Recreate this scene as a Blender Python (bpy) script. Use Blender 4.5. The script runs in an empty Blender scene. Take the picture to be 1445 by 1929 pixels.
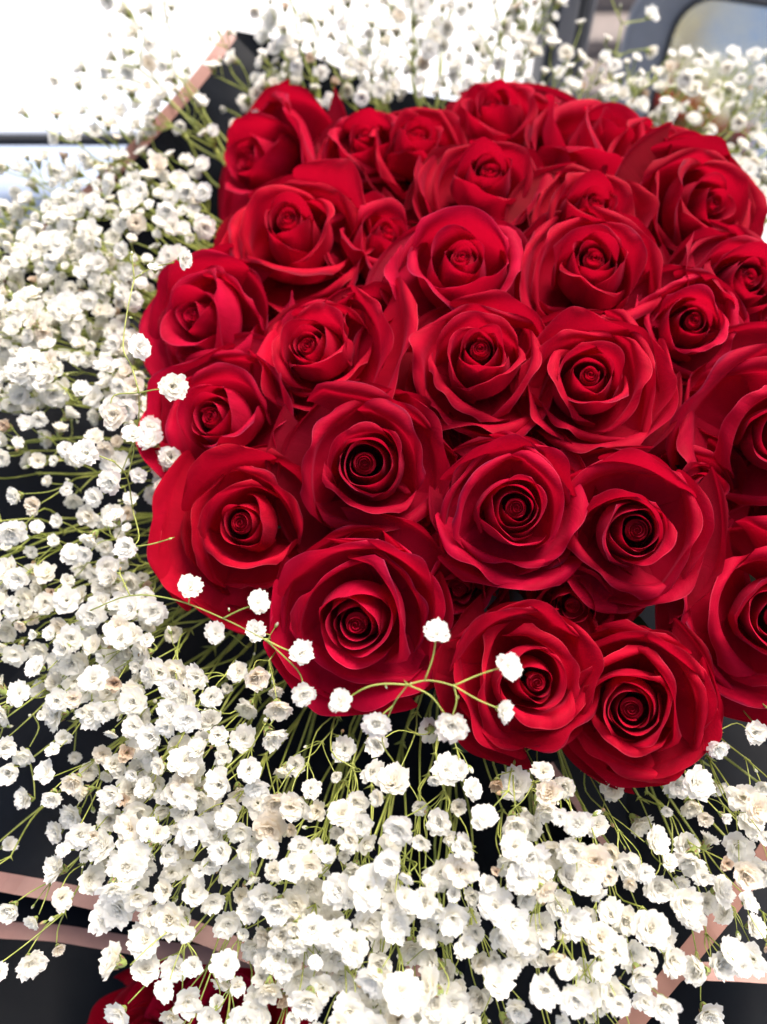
import bpy, math, random
import numpy as np
from mathutils import Vector, Matrix, Euler

# ---------------------------------------------------------------- camera, sky, sun, exposure
scene = bpy.context.scene
COL = scene.collection
R_ = math.radians
CAM_H = 1.32                      # lens above the tarmac
PITCH = 55.0                      # degrees below the horizon
cam_data = bpy.data.cameras.new("camera")
cam_data.sensor_fit = 'HORIZONTAL'
cam_data.sensor_width = 36.0
cam_data.lens = 36.9
cam_data.clip_start = 0.01
cam_data.clip_end = 3000.0
cam_data.dof.use_dof = True
cam_data.dof.focus_distance = 0.375
cam_data.dof.aperture_fstop = 7.0
cam = bpy.data.objects.new("camera", cam_data)
cam.location = (0, 0, CAM_H)
cam.rotation_euler = (R_(90 - PITCH), 0, 0)
COL.objects.link(cam)
scene.camera = cam

SUN_EL, SUN_AZ = 58.0, 35.0       # azimuth clockwise from +Y (the way the lens looks)
world = bpy.data.worlds.new("World")
scene.world = world
world.use_nodes = True
wt = world.node_tree
sky = wt.nodes.new("ShaderNodeTexSky")
sky.sky_type = 'NISHITA'
sky.sun_disc = False
sky.sun_elevation = R_(SUN_EL)
sky.sun_rotation = R_(SUN_AZ)
sky.dust_density = 6.0
sky.air_density = 0.7
sky.ozone_density = 1.0
bg = wt.nodes["Background"]
bg.inputs["Strength"].default_value = 0.125
wt.links.new(sky.outputs[0], bg.inputs["Color"])

sun_data = bpy.data.lights.new("sun", 'SUN')
sun_data.energy = 2.3
sun_data.angle = R_(32)
sun_data.color = (1.0, 0.93, 0.85)
sun = bpy.data.objects.new("sun", sun_data)
az, el = R_(SUN_AZ), R_(SUN_EL)
sdir = Vector((math.sin(az) * math.cos(el), math.cos(az) * math.cos(el), math.sin(el)))
sun.rotation_euler = (-sdir).to_track_quat('-Z', 'Y').to_euler()
sun.location = sdir * 5 + Vector((0, 0, CAM_H))
COL.objects.link(sun)

scene.view_settings.view_transform = 'Standard'
scene.view_settings.look = 'None'
scene.view_settings.exposure = 1.22
scene.view_settings.gamma = 1.0
scene.cycles.max_bounces = 12
scene.cycles.diffuse_bounces = 7
scene.cycles.transmission_bounces = 10
scene.cycles.transparent_max_bounces = 8

# ---------------------------------------------------------------- helpers
FPX = 1481.0
_c, _s = math.cos(R_(PITCH)), math.sin(R_(PITCH))
def c2w_vec(x, y, z):
    """lens frame (right, up, ahead) to world direction"""
    return Vector((x, y * _s + z * _c, y * _c - z * _s))
def at(px, py, d):
    """world point lying d metres ahead of the lens on the line of sight through (px, py)"""
    return c2w_vec((px - 722.5) / FPX * d, (964.5 - py) / FPX * d, d) + Vector((0, 0, CAM_H))

def tag(o, label=None, cat=None, group=None, kind=None):
    if label: o['label'] = label
    if cat: o['category'] = cat
    if group: o['group'] = group
    if kind: o['kind'] = kind
    return o

def link(o, parent=None):
    COL.objects.link(o)
    if parent is not None: o.parent = parent
    return o

def empty(name, mat):
    o = bpy.data.objects.new(name, None)
    o.empty_display_size = 0.02
    o.matrix_world = mat
    return link(o)

def grid_faces(nu, nv, base=0, close=False):
    f = []
    lim = nu if close else nu - 1
    for i in range(lim):
        a = base + i * nv
        b = base + ((i + 1) % nu) * nv
        for j in range(nv - 1):
            f.append((a + j, b + j, b + j + 1, a + j + 1))
    return f

def make_mesh(name, verts, faces, mats, smooth=True, mat_idx=None):
    me = bpy.data.meshes.new(name)
    me.from_pydata([tuple(v) for v in verts], [], faces)
    for m in mats: me.materials.append(m)
    if smooth: me.shade_smooth()
    if mat_idx is not None: me.polygons.foreach_set('material_index', mat_idx)
    me.update()
    return me

def fast_grid_mesh(name, P, mats, attr=None, attr_name='pet'):
    """P: (nu,nv,3) array -> mesh"""
    nu, nv = P.shape[:2]
    me = bpy.data.meshes.new(name)
    n = nu * nv
    i, j = np.meshgrid(np.arange(nu - 1), np.arange(nv - 1), indexing='ij')
    a = (i * nv + j).ravel(); b = ((i + 1) * nv + j).ravel()
    F = np.stack([a, b, b + 1, a + 1], 1).astype(np.int32)
    me.vertices.add(n)
    me.vertices.foreach_set('co', P.reshape(-1).astype(np.float32))
    me.loops.add(F.size)
    me.loops.foreach_set('vertex_index', F.ravel())
    me.polygons.add(len(F))
    me.polygons.foreach_set('loop_start', np.arange(0, F.size, 4, dtype=np.int32))
    me.polygons.foreach_set('loop_total', np.full(len(F), 4, dtype=np.int32))
    me.update(calc_edges=True)
    for m in mats: me.materials.append(m)
    me.shade_smooth()
    if attr is not None:
        at_ = me.attributes.new(attr_name, 'FLOAT_VECTOR', 'POINT')
        at_.data.foreach_set('vector', attr.reshape(-1).astype(np.float32))
    return me

# ---------------------------------------------------------------- materials
def new_mat(name):
    m = bpy.data.materials.new(name); m.use_nodes = True
    nt = m.node_tree
    return m, nt, nt.nodes["Principled BSDF"], nt.nodes["Material Output"]
def N(nt, t, **kw):
    n = nt.nodes.new(t)
    for k, v in kw.items():
        if k in n.inputs.keys(): n.inputs[k].default_value = v
        else: setattr(n, k, v)
    return n
def ramp(nt, fac, stops):
    r = nt.nodes.new("ShaderNodeValToRGB")
    e = r.color_ramp.elements
    while len(e) < len(stops): e.new(0.5)
    for k, (p, c) in enumerate(stops):
        e[k].position = p; e[k].color = (*c, 1)
    nt.links.new(fac, r.inputs[0])
    return r
def mixc(nt, fac, a, b, mode='MIX'):
    m = nt.nodes.new("ShaderNodeMix"); m.data_type = 'RGBA'; m.blend_type = mode
    for sock, v in ((m.inputs[0], fac), (m.inputs[6], a), (m.inputs[7], b)):
        if isinstance(v, (int, float)): sock.default_value = v
        elif isinstance(v, tuple): sock.default_value = (*v, 1)
        else: nt.links.new(v, sock)
    return m.outputs[2]
def mth(nt, op, a, b=None, clamp=False):
    m = nt.nodes.new("ShaderNodeMath"); m.operation = op; m.use_clamp = clamp
    for k, v in enumerate((a, b)):
        if v is None: continue
        if isinstance(v, (int, float)): m.inputs[k].default_value = v
        else: nt.links.new(v, m.inputs[k])
    return m.outputs[0]
# ---------------------------------------------------------------- rose material
def petal_material(name, hue_shift=0.0):
    m, nt, bs, out = new_mat(name)
    L = nt.links.new
    a = N(nt, "ShaderNodeAttribute", attribute_name='pet')     # x = across, y = along, z = random
    sep = N(nt, "ShaderNodeSeparateXYZ"); L(a.outputs['Vector'], sep.inputs[0])
    u, v, rnd = sep.outputs
    # fine veins running up the petal, fanning out
    cmb = N(nt, "ShaderNodeCombineXYZ")
    L(mth(nt, 'MULTIPLY', u, 26.0), cmb.inputs[0]); L(mth(nt, 'MULTIPLY', v, 2.2), cmb.inputs[1]); L(mth(nt, 'MULTIPLY', rnd, 40.0), cmb.inputs[2])
    vein = N(nt, "ShaderNodeTexNoise", Scale=1.0, Detail=4.0, Roughness=0.6); L(cmb.outputs[0], vein.inputs['Vector'])
    cmb2 = N(nt, "ShaderNodeCombineXYZ")
    L(mth(nt, 'MULTIPLY', u, 2.0), cmb2.inputs[0]); L(mth(nt, 'MULTIPLY', v, 2.0), cmb2.inputs[1]); L(mth(nt, 'MULTIPLY', rnd, 40.0), cmb2.inputs[2])
    blot = N(nt, "ShaderNodeTexNoise", Scale=1.3, Detail=3.0); L(cmb2.outputs[0], blot.inputs['Vector'])
    base = ramp(nt, blot.outputs[0], [(0.3, (0.28, 0.0010, 0.014)), (0.7, (0.45, 0.0025, 0.027))]).outputs[0]
    base = mixc(nt, mth(nt, 'MULTIPLY', vein.outputs[0], 0.42), base, (0.22, 0.001, 0.009))
    # bruised, dried margin on some petals (random > .6) and a thin pale rim painting in the backlit edge
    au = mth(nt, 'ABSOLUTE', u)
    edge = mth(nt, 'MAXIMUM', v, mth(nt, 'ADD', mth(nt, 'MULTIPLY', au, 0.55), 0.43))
    en = mth(nt, 'ADD', edge, mth(nt, 'MULTIPLY', mth(nt, 'SUBTRACT', blot.outputs[0], 0.5), 0.16))
    bru = mth(nt, 'MULTIPLY', mth(nt, 'SUBTRACT', en, 0.955), 16.0, clamp=True)
    which = mth(nt, 'MULTIPLY', mth(nt, 'SUBTRACT', rnd, 0.55), 2.3, clamp=True)
    base = mixc(nt, mth(nt, 'MULTIPLY', bru, which), base, (0.06, 0.004, 0.02))
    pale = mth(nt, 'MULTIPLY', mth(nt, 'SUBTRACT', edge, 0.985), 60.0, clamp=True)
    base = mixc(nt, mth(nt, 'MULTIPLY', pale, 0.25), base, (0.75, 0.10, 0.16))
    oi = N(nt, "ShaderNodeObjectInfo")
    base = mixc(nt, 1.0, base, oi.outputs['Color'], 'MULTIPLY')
    L(base, bs.inputs['Base Color'])
    bs.inputs['Roughness'].default_value = 0.68
    bs.inputs['Specular IOR Level'].default_value = 0.05
    bs.inputs['Sheen Weight'].default_value = 0.10
    bs.inputs['Sheen Roughness'].default_value = 0.45
    bs.inputs['Sheen Tint'].default_value = (1.0, 0.14, 0.32, 1)
    bmp = N(nt, "ShaderNodeBump", Strength=0.3, Distance=0.0007)
    L(mth(nt, 'ADD', vein.outputs[0], mth(nt, 'MULTIPLY', blot.outputs[0], 2.5)), bmp.inputs['Height']); L(bmp.outputs[0], bs.inputs['Normal'])
    tr = N(nt, "ShaderNodeBsdfTranslucent"); tr.inputs['Color'].default_value = (0.80, 0.003, 0.035, 1)
    L(bmp.outputs[0], tr.inputs['Normal'])
    mx = N(nt, "ShaderNodeMixShader"); mx.inputs[0].default_value = 0.24
    L(bs.outputs[0], mx.inputs[1]); L(tr.outputs[0], mx.inputs[2]); L(mx.outputs[0], out.inputs['Surface'])
    return m
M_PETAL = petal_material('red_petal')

def green_material(name, c1, c2, rough=0.55, trans=0.15):
    m, nt, bs, out = new_mat(name)
    L = nt.links.new
    tc = N(nt, "ShaderNodeTexCoord")
    n = N(nt, "ShaderNodeTexNoise", Scale=90.0, Detail=3.0); L(tc.outputs['Object'], n.inputs['Vector'])
    L(ramp(nt, n.outputs[0], [(0.35, c1), (0.65, c2)]).outputs[0], bs.inputs['Base Color'])
    bs.inputs['Roughness'].default_value = rough
    if trans:
        tr = N(nt, "ShaderNodeBsdfTranslucent"); tr.inputs['Color'].default_value = (*[x * 1.5 for x in c2], 1)
        mx = N(nt, "ShaderNodeMixShader"); mx.inputs[0].default_value = trans
        L(bs.outputs[0], mx.inputs[1]); L(tr.outputs[0], mx.inputs[2]); L(mx.outputs[0], out.inputs['Surface'])
    return m
M_ROSELEAF = green_material('rose_leaf_green', (0.012, 0.03, 0.012), (0.03, 0.06, 0.02), 0.4)
M_ROSESTEM = green_material('rose_stem_green', (0.01, 0.025, 0.008), (0.02, 0.045, 0.015), 0.5, 0)

# ---------------------------------------------------------------- rose geometry
def sstep(x):
    x = np.clip(x, 0, 1); return x * x * (3 - 2 * x)

def petal_grid(rg, rim, zr, hw, lean, curl, lip, flat, tuck, pointy, wav, nu, nv, drop=0.16, twist=0.0, rnd_c=0.42):
    """one petal about the rose's axis: crest at radius rim and height zr, half-wrap hw,
    lip rolled outward by curl (rad) over the length lip, corners cut by drop"""
    u = np.linspace(-1, 1, nu)[:, None]
    v = np.linspace(0, 1, nv)[None, :]
    uo = u + rg.uniform(-0.12, 0.12)
    Lu = 1 - drop * np.abs(uo) ** 2.4 + 0.075 * pointy * np.exp(-(uo / 0.2) ** 2)
    k = rg.uniform(0, 6.28, 6)
    Lu = Lu + 0.016 * wav * (np.sin(3.1 * u + k[0]) + 0.45 * np.sin(6.3 * u + k[1]))
    lipf = np.clip(lip * (1 - 0.40 * pointy * np.exp(-(uo / 0.28) ** 2)) * (1 + 0.25 * np.sin(2.2 * u + k[2])), 0.02, 0.9)
    cu = curl * (1 - 0.62 * min(pointy, 1.2) * np.exp(-(uo / 0.26) ** 2)) * (1 + 0.28 * np.sin(2.7 * u + k[3]))
    a0 = 1.15
    body = a0 * np.exp(-v / 0.16) + lean * sstep(v / 0.5) - 0.16 * np.sin(np.pi * np.clip(v / (1 - lip), 0, 1))
    roll = np.clip((v - (1 - lipf)) / lipf, 0, 1)
    al = body + cu * roll ** 1.25
    ds = 1.0 / (nv - 1)
    alm = 0.5 * (al[:, 1:] + al[:, :-1])
    r = np.concatenate([np.zeros((nu, 1)), np.cumsum(np.sin(alm) * ds, 1)], 1) * Lu
    z = np.concatenate([np.zeros((nu, 1)), np.cumsum(np.cos(alm) * ds, 1)], 1) * Lu
    ic = nu // 2
    zc = z[ic].max(); jc = int(z[ic].argmax())
    sc = zr / max(zc, 0.2)
    r = r * sc; z = z * sc
    off = rim - r[ic, jc]
    r = r + off * sstep(v / 0.55) + 0.0025
    # across
    wv = (0.30 + 0.70 * np.sin(np.pi / 2 * np.clip(v / 0.62, 0, 1)) ** 0.9) * (1 - rnd_c * np.clip((v - 0.6) / 0.4, 0, 1) ** 2.2)
    th = u * hw * wv
    cth = np.clip(np.cos(th), 0.55, 1)
    r = r * (1 + flat * (1 / cth - 1))
    r = r + tuck * u * sstep(v / 0.5)
    side = np.clip((np.abs(u) - 0.72) / 0.28, 0, 1) ** 2
    r = r + side * 0.0014 * curl * sstep(v / 0.7) * (0.5 + 0.5 * np.sin(k[4] + 3 * u))
    # soft undulation of the margin
    w = wav * v ** 2.5
    r = r + w * 0.0011 * (np.sin(2.9 * u + k[1]) + 0.45 * np.sin(4.9 * u + k[2] + 2 * v))
    z = z + w * 0.0008 * (np.sin(2.6 * u + k[3]) + 0.4 * np.sin(5.6 * u + k[4]))
    r = np.maximum(r, 0.0004)
    th = th + twist * v
    return np.stack([r * np.cos(th), r * np.sin(th), z], -1), u, v

RIMS_OLD = [.035, .065, .095, .125, .155, .185, .217, .25, .285, .32, .355, .395, .435, .475, .52, .565, .61, .68, .73, .78, .87, .93, .99]

def petal_specs(rg, R, H, openness=0.5):
    """inner to outer list of petal parameters"""
    sp = []
    global ecc0
    ang = rg.uniform(0, 6.28)
    rims = [0.14]
    while rims[-1] < 0.30: rims.append(rims[-1] + 0.033 * rg.uniform(0.85, 1.35))
    st = rg.uniform(0.058, 0.092)
    while rims[-1] < 0.98:
        rims.append(rims[-1] + st * rg.uniform(0.6, 1.5)); st *= 1.05
    ga = rg.uniform(.24, .62); gw = rg.uniform(.07, .17)
    rims = [f for f in rims if not ga < f < ga + gw]
    n = len(rims)
    ecx, ecy = rg.normal(0, 0.075, 2) * R
    cup = rg.uniform(0.58, 0.74)
    ecc0 = (ecx, ecy)
    for i, f in enumerate(rims):
        t = i / (n - 1)
        ang += 2.399 if i < 10 else (2.094 + 0.35 * (i % 3 == 0))
        ang += rg.normal(0, 0.12)
        rim = R * (min(f, 1.03) ** (1.08 - 0.18 * openness)) * (1 + rg.normal(0, 0.02))
        # height of crest: core sits a little low, peak near .35, outer petals fall open
        zr = H * (0.88 + 0.12 * math.sin(min(f / 0.36, 1) * math.pi / 2) - (0.16 + 0.36 * openness) * max(0, (f - 0.36) / 0.64) ** 1.3)
        if i < 2: zr *= 0.97
        if openness < 0.42:            # still goblet shaped: a tall cup, then petals that have dropped away
            zr = H * ((0.86 + 0.14 * min(1, f / 0.4)) if f < cup else (0.90 - 0.42 * (f - cup) / (1 - cup)))
        zr *= 1 + rg.normal(0, 0.014)
        hw = 2.3 * (1 - t) ** 1.2 + 1.12 * (1 - (1 - t) ** 1.2) + rg.normal(0, 0.06)
        lean = -0.10 + 0.05 * t + 0.34 * openness * max(0, (f - .4)) 
        if i < 2: lean = -0.14
        curl = (0.3 + 2.0 * sstep(np.array((f - 0.2) / 0.7)).item()) * (0.75 + 0.5 * openness) * rg.uniform(0.65, 1.3)
        if openness < 0.42 and f < cup: curl *= 0.6 if f < cup - .12 else 1.0
        lip = 0.07 + 0.17 * min(1, f * 1.3) * rg.uniform(0.75, 1.25)
        flat = 0.05 + 0.34 * t * rg.uniform(0.3, 1.3)
        tuck = 0.0007 + 0.0016 * t * rg.uniform(0.7, 1.3)
        sp.append(dict(ang=ang, ecc=((1 - t) * ecx, (1 - t) * ecy), rim=rim, zr=zr, hw=hw, lean=lean, curl=curl, lip=lip, flat=flat, tuck=tuck,
                       pointy=rg.uniform(0.1, 1.5) * t, wav=0.35 + 0.55 * t, drop=0.10 + 0.16 * t,
                       nu=int(17 + 8 * (t > 0.3) ), nv=int(15 + 7 * (t > 0.3))))
    return sp

def build_rose(P, nrm, roll, R, H, seed, openness, label, extra=(), group=None, name='rose', stem_to=None):
    """P is the eye of the rose (centre of its swirl), nrm the way it faces"""
    rg = np.random.default_rng(seed)
    q = nrm.to_track_quat('Z', 'Y')
    M = q.to_matrix().to_4x4() @ Matrix.Rotation(roll, 4, 'Z')
    M.translation = P - nrm.normalized() * (H * 0.9)
    root = empty(name, M)
    tone = rg.uniform(0.78, 1.2); tblue = rg.uniform(.8, 1.35)
    tag(root, label, 'rose', group)
    specs = petal_specs(rg, R, H, openness)
    Minv3 = M.to_3x3().inverted()
    for e in extra:
            # loose guard petals: e = (image angle deg counter-clockwise from right, rim factor, height factor, lean, curl)
        ia, rf, zf, lean, curl = e
        d = Minv3 @ c2w_vec(math.cos(R_(ia)), math.sin(R_(ia)), 0)
        specs.append(dict(ang=math.atan2(d.y, d.x), rim=R * rf, zr=H * zf, hw=rg.uniform(0.85, 1.05), lean=lean, curl=curl, lip=0.3,
                          flat=0.3, tuck=0.001, pointy=0.8, wav=1.8, drop=0.2, nu=27, nv=24))
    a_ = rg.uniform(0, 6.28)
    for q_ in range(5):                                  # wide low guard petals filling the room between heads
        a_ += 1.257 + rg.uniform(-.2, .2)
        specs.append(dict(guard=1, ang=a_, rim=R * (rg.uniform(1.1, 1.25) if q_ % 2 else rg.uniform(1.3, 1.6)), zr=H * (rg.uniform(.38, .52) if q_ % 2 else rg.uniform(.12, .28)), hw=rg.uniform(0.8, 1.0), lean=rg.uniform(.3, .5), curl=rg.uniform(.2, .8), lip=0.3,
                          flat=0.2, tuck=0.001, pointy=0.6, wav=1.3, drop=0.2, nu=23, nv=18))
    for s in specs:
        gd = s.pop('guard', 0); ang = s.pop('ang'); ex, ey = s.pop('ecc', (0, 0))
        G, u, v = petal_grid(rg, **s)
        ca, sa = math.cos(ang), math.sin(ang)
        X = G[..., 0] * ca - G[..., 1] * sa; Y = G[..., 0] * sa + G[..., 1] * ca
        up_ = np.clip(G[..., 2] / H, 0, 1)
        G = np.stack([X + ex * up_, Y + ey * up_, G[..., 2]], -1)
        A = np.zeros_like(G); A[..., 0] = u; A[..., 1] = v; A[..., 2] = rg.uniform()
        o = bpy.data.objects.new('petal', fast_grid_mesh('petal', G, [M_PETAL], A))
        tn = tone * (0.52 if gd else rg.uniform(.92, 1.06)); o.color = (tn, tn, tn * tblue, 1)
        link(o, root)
    # tightly furled heart: a low coil closing the eye
    nu_, nv_ = 65, 9
    hand = rg.uniform(0, 6.28); rr_ = R * rg.uniform(.15, .17); top = H * rg.uniform(.85, .90)
    th_ = np.linspace(0, 6.4 * math.pi, nu_)[:, None]; v_ = np.linspace(0, 1, nv_)[None, :]
    f_ = (th_ / th_.max()) ** .9
    rad = rr_ * (0.10 + 0.90 * f_) * (1 + .05 * np.sin(th_ * .83 + hand)) * (0.90 + 0.14 * (1 - v_) + 0.10 * v_ ** 5)
    G = np.stack([rad * np.cos(th_ + hand) + ecc0[0] * .85, rad * np.sin(th_ + hand) + ecc0[1] * .85, (top - H * .30) + H * .30 * v_ + 0 * th_ - H * .05 * (1 - f_) * 0 + H * .035 * np.sin(th_ * 1.3) * v_ * f_], -1)
    A = np.zeros_like(G); A[..., 0] = np.sin(th_) * .6; A[..., 1] = v_ * .9; A[..., 2] = .2
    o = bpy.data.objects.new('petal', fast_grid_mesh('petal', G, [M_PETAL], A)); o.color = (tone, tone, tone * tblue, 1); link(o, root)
    # floor of the coil
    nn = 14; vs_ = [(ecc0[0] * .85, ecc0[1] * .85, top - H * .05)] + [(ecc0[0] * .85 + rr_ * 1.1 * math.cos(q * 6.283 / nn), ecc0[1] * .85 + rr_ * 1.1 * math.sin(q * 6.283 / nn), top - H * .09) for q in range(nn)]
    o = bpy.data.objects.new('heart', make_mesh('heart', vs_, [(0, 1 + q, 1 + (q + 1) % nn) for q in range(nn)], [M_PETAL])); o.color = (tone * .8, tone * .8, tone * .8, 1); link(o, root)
    # sepals and stem beneath the head
    for k in range(5):
        a = k * 1.257 + rg.uniform(-.1, .1)
        vs = []; n = 7
        for i in range(n):
            t = i / (n - 1); w = 0.0045 * math.sin(math.pi * (0.12 + 0.88 * t)) ; rr = 0.004 + 0.022 * t; zz = 0.002 - 0.012 * t * t
            for sgn in (-1, 0, 1):
                y = sgn * w; z2 = zz - abs(sgn) * 0.0008
                vs.append((rr * math.cos(a) - y * math.sin(a), rr * math.sin(a) + y * math.cos(a), z2))
        o = bpy.data.objects.new('sepal', make_mesh('sepal', vs, grid_faces(n, 3), [M_ROSELEAF]))
        link(o, root)
    for k in range(3):                                   # dark leaves packed between the stems
        a = k * 2.1 + rg.uniform(-.4, .4)
        vs = []; n = 9; ll = rg.uniform(.040, .052)
        for i in range(n):
            t = i / (n - 1); w = 0.017 * math.sin(math.pi * t ** 0.8) * (1 + .1 * (i % 2)); rr = 0.004 + ll * t; zz = -0.012 - 0.012 * t * t + .004 * math.sin(5 * t + k)
            for sgn in (-1, -.5, 0, .5, 1):
                y = sgn * w; z2 = zz + abs(sgn) * 0.004
                vs.append((rr * math.cos(a) - y * math.sin(a), rr * math.sin(a) + y * math.cos(a), z2))
        link(bpy.data.objects.new('leaf', make_mesh('leaf', vs, grid_faces(n, 5), [M_ROSELEAF])), root)
    if stem_to is not None:
        e = M.inverted() @ stem_to
        pts = [Vector((0, 0, 0.004)), Vector((0, 0, -0.02)), Vector((0, 0, -0.05)).lerp(e, 0.25), e]
        o = bpy.data.objects.new('stem', tube_mesh('stem', [(pts, 0.0032, 0.0028)], 8, [M_ROSESTEM]))
        link(o, root)
    return root

def bez(pts, n):
    """smooth path through control points (Catmull-Rom)"""
    if len(pts) == 2:
        return [pts[0].lerp(pts[1], i / n) for i in range(n + 1)]
    P = [pts[0] * 2 - pts[1]] + list(pts) + [pts[-1] * 2 - pts[-2]]
    out = []
    m = len(pts) - 1
    for s in range(m):
        a, b, c, d = P[s:s + 4]
        for i in range(n):
            t = i / n
            out.append(0.5 * ((2 * b) + (c - a) * t + (2 * a - 5 * b + 4 * c - d) * t * t + (3 * b - a - 3 * c + d) * t ** 3))
    out.append(pts[-1])
    return out

def tube_into(verts, faces, path, r0, r1, sides):
    n = len(path)
    base = len(verts)
    up = Vector((0.31, 0.2, 0.93))
    for i, p in enumerate(path):
        t = (path[min(i + 1, n - 1)] - path[max(i - 1, 0)])
        if t.length < 1e-9: t = Vector((0, 0, 1))
        t.normalize()
        a = t.cross(up)
        if a.length < 1e-3: a = t.cross(Vector((1, 0, 0)))
        a.normalize(); b = t.cross(a)
        r = r0 + (r1 - r0) * i / (n - 1)
        for k in range(sides):
            th = 2 * math.pi * k / sides
            verts.append(p + a * (r * math.cos(th)) + b * (r * math.sin(th)))
    for i in range(n - 1):
        for k in range(sides):
            k2 = (k + 1) % sides
            faces.append((base + i * sides + k, base + i * sides + k2, base + (i + 1) * sides + k2, base + (i + 1) * sides + k))
    faces.append(tuple(base + k for k in range(sides))[::-1])
    faces.append(tuple(base + (n - 1) * sides + k for k in range(sides)))

def tube_mesh(name, runs, sides, mats, seg=5):
    vs, fs = [], []
    for pts, r0, r1 in runs:
        tube_into(vs, fs, bez(pts, seg), r0, r1, sides)
    return make_mesh(name, vs, fs, mats)
# ---------------------------------------------------------------- setting: ground, car door, mirror, seat
def simple_mat(name, col, rough=0.6, spec=0.5, metal=0.0, coat=0.0, noise=None, bump=0.0, scale=30.0):
    m, nt, bs, out = new_mat(name)
    bs.inputs['Roughness'].default_value = rough
    bs.inputs['Specular IOR Level'].default_value = spec
    bs.inputs['Metallic'].default_value = metal
    bs.inputs['Coat Weight'].default_value = coat
    tc = N(nt, "ShaderNodeTexCoord")
    n = N(nt, "ShaderNodeTexNoise", Scale=scale, Detail=6.0); nt.links.new(tc.outputs['Object'], n.inputs['Vector'])
    c2 = noise or tuple(x * 0.8 for x in col)
    nt.links.new(ramp(nt, n.outputs[0], [(0.3, c2), (0.7, col)]).outputs[0], bs.inputs['Base Color'])
    if bump:
        b = N(nt, "ShaderNodeBump", Strength=bump, Distance=0.001)
        n2 = N(nt, "ShaderNodeTexNoise", Scale=scale * 20, Detail=3.0); nt.links.new(tc.outputs['Object'], n2.inputs['Vector'])
        nt.links.new(n2.outputs[0], b.inputs['Height']); nt.links.new(b.outputs[0], bs.inputs['Normal'])
    return m

M_GROUND = simple_mat('pale_concrete', (0.62, 0.62, 0.61), 0.9, 0.2, noise=(0.50, 0.50, 0.50), bump=0.3, scale=3.0)
M_PAINT = simple_mat('silver_blue_paint', (0.66, 0.71, 0.78), 0.22, 0.6, 0.1, 0.6, noise=(0.62, 0.68, 0.76), scale=4)
M_RUBBER = simple_mat('black_rubber', (0.012, 0.014, 0.018), 0.6, 0.3)
M_TRIM = simple_mat('grey_blue_trim', (0.34, 0.41, 0.54), 0.4, 0.5, noise=(0.30, 0.37, 0.50), bump=0.3)
M_DTRIM = simple_mat('charcoal_trim', (0.016, 0.019, 0.026), 0.55, 0.4, bump=0.4)
M_GREYTRIM = simple_mat('grey_plastic', (0.17, 0.17, 0.18), 0.5, 0.4)
M_HOUSING = simple_mat('mirror_housing_grey', (0.20, 0.21, 0.23), 0.38, 0.5, coat=0.3)
M_LEATHER = simple_mat('black_leatherette', (0.004, 0.006, 0.008), 0.4, 0.05, noise=(0.004, 0.005, 0.007), bump=0.25)
M_STONE = simple_mat('brown_grey_stone', (0.26, 0.22, 0.20), 0.85, 0.2, noise=(0.16, 0.14, 0.13), bump=0.5, scale=9)
M_IRON = simple_mat('dark_iron', (0.06, 0.06, 0.07), 0.6, 0.4, bump=0.3)
m_glass, nt, bs, out = new_mat('mirror_glass')
bs.inputs['Base Color'].default_value = (0.95, 0.95, 0.88, 1); bs.inputs['Metallic'].default_value = 1.0
n = N(nt, "ShaderNodeTexNoise", Scale=14.0, Detail=3.0)
mr = N(nt, "ShaderNodeMapRange"); mr.inputs[3].default_value = 0.03; mr.inputs[4].default_value = 0.16
nt.links.new(n.outputs[0], mr.inputs[0]); nt.links.new(mr.outputs[0], bs.inputs['Roughness'])
M_GLASS = m_glass

def box_mesh(name, x0, x1, y0, y1, z0, z1, mats, bev=0.0):
    import bmesh
    bm = bmesh.new()
    bmesh.ops.create_cube(bm, size=1)
    for v in bm.verts:
        v.co = Vector(((x0 + x1) / 2 + v.co.x * (x1 - x0), (y0 + y1) / 2 + v.co.y * (y1 - y0), (z0 + z1) / 2 + v.co.z * (z1 - z0)))
    if bev:
        bmesh.ops.bevel(bm, geom=list(bm.edges), offset=bev, segments=3, profile=0.6, affect='EDGES')
    me = bpy.data.meshes.new(name); bm.to_mesh(me); bm.free()
    for m in mats: me.materials.append(m)
    me.shade_smooth() if bev else None
    return me
def part(name, me, parent):
    return link(bpy.data.objects.new(name, me), parent)

g = link(bpy.data.objects.new('ground', make_mesh('ground', [(-400, -400, 0), (400, -400, 0), (400, 800, 0), (-400, 800, 0)], [(0, 1, 2, 3)], [M_GROUND], False)))
tag(g, kind='structure')

car = empty('parked_car', Matrix.Translation((0, 0.9, 0)))
tag(car, 'car with grey side mirror, black sealed window sill and dark seat round the bouquet', 'car')
def dl(x0, x1, y0, y1, z0, z1):      # world to car-local box
    return (x0, x1, y0 - 0.9, y1 - 0.9, z0, z1)
door = part('door', box_mesh('door', *dl(-1.1, 0.24, 0.76, 0.879, 0.25, 0.812), [M_DTRIM], 0.02), car)
op = box_mesh('outer_panel', *dl(-1.1, 0.235, 0.881, 1.03, 0.25, 0.826), [M_PAINT], 0.012)
for v in op.vertices:
    if v.co.z > 0.5: v.co.z -= (v.co.y - 0.002) * 0.17
part('outer_panel', op, door)
part('window_seal', box_mesh('window_seal', *dl(-1.1, 0.235, 0.866, 0.879, 0.80, 0.8275), [M_RUBBER], 0.004), door)
part('sill_trim', box_mesh('sill_trim', *dl(-1.1, 0.235, 0.755, 0.864, 0.77, 0.829), [M_TRIM], 0.024), door)
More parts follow.
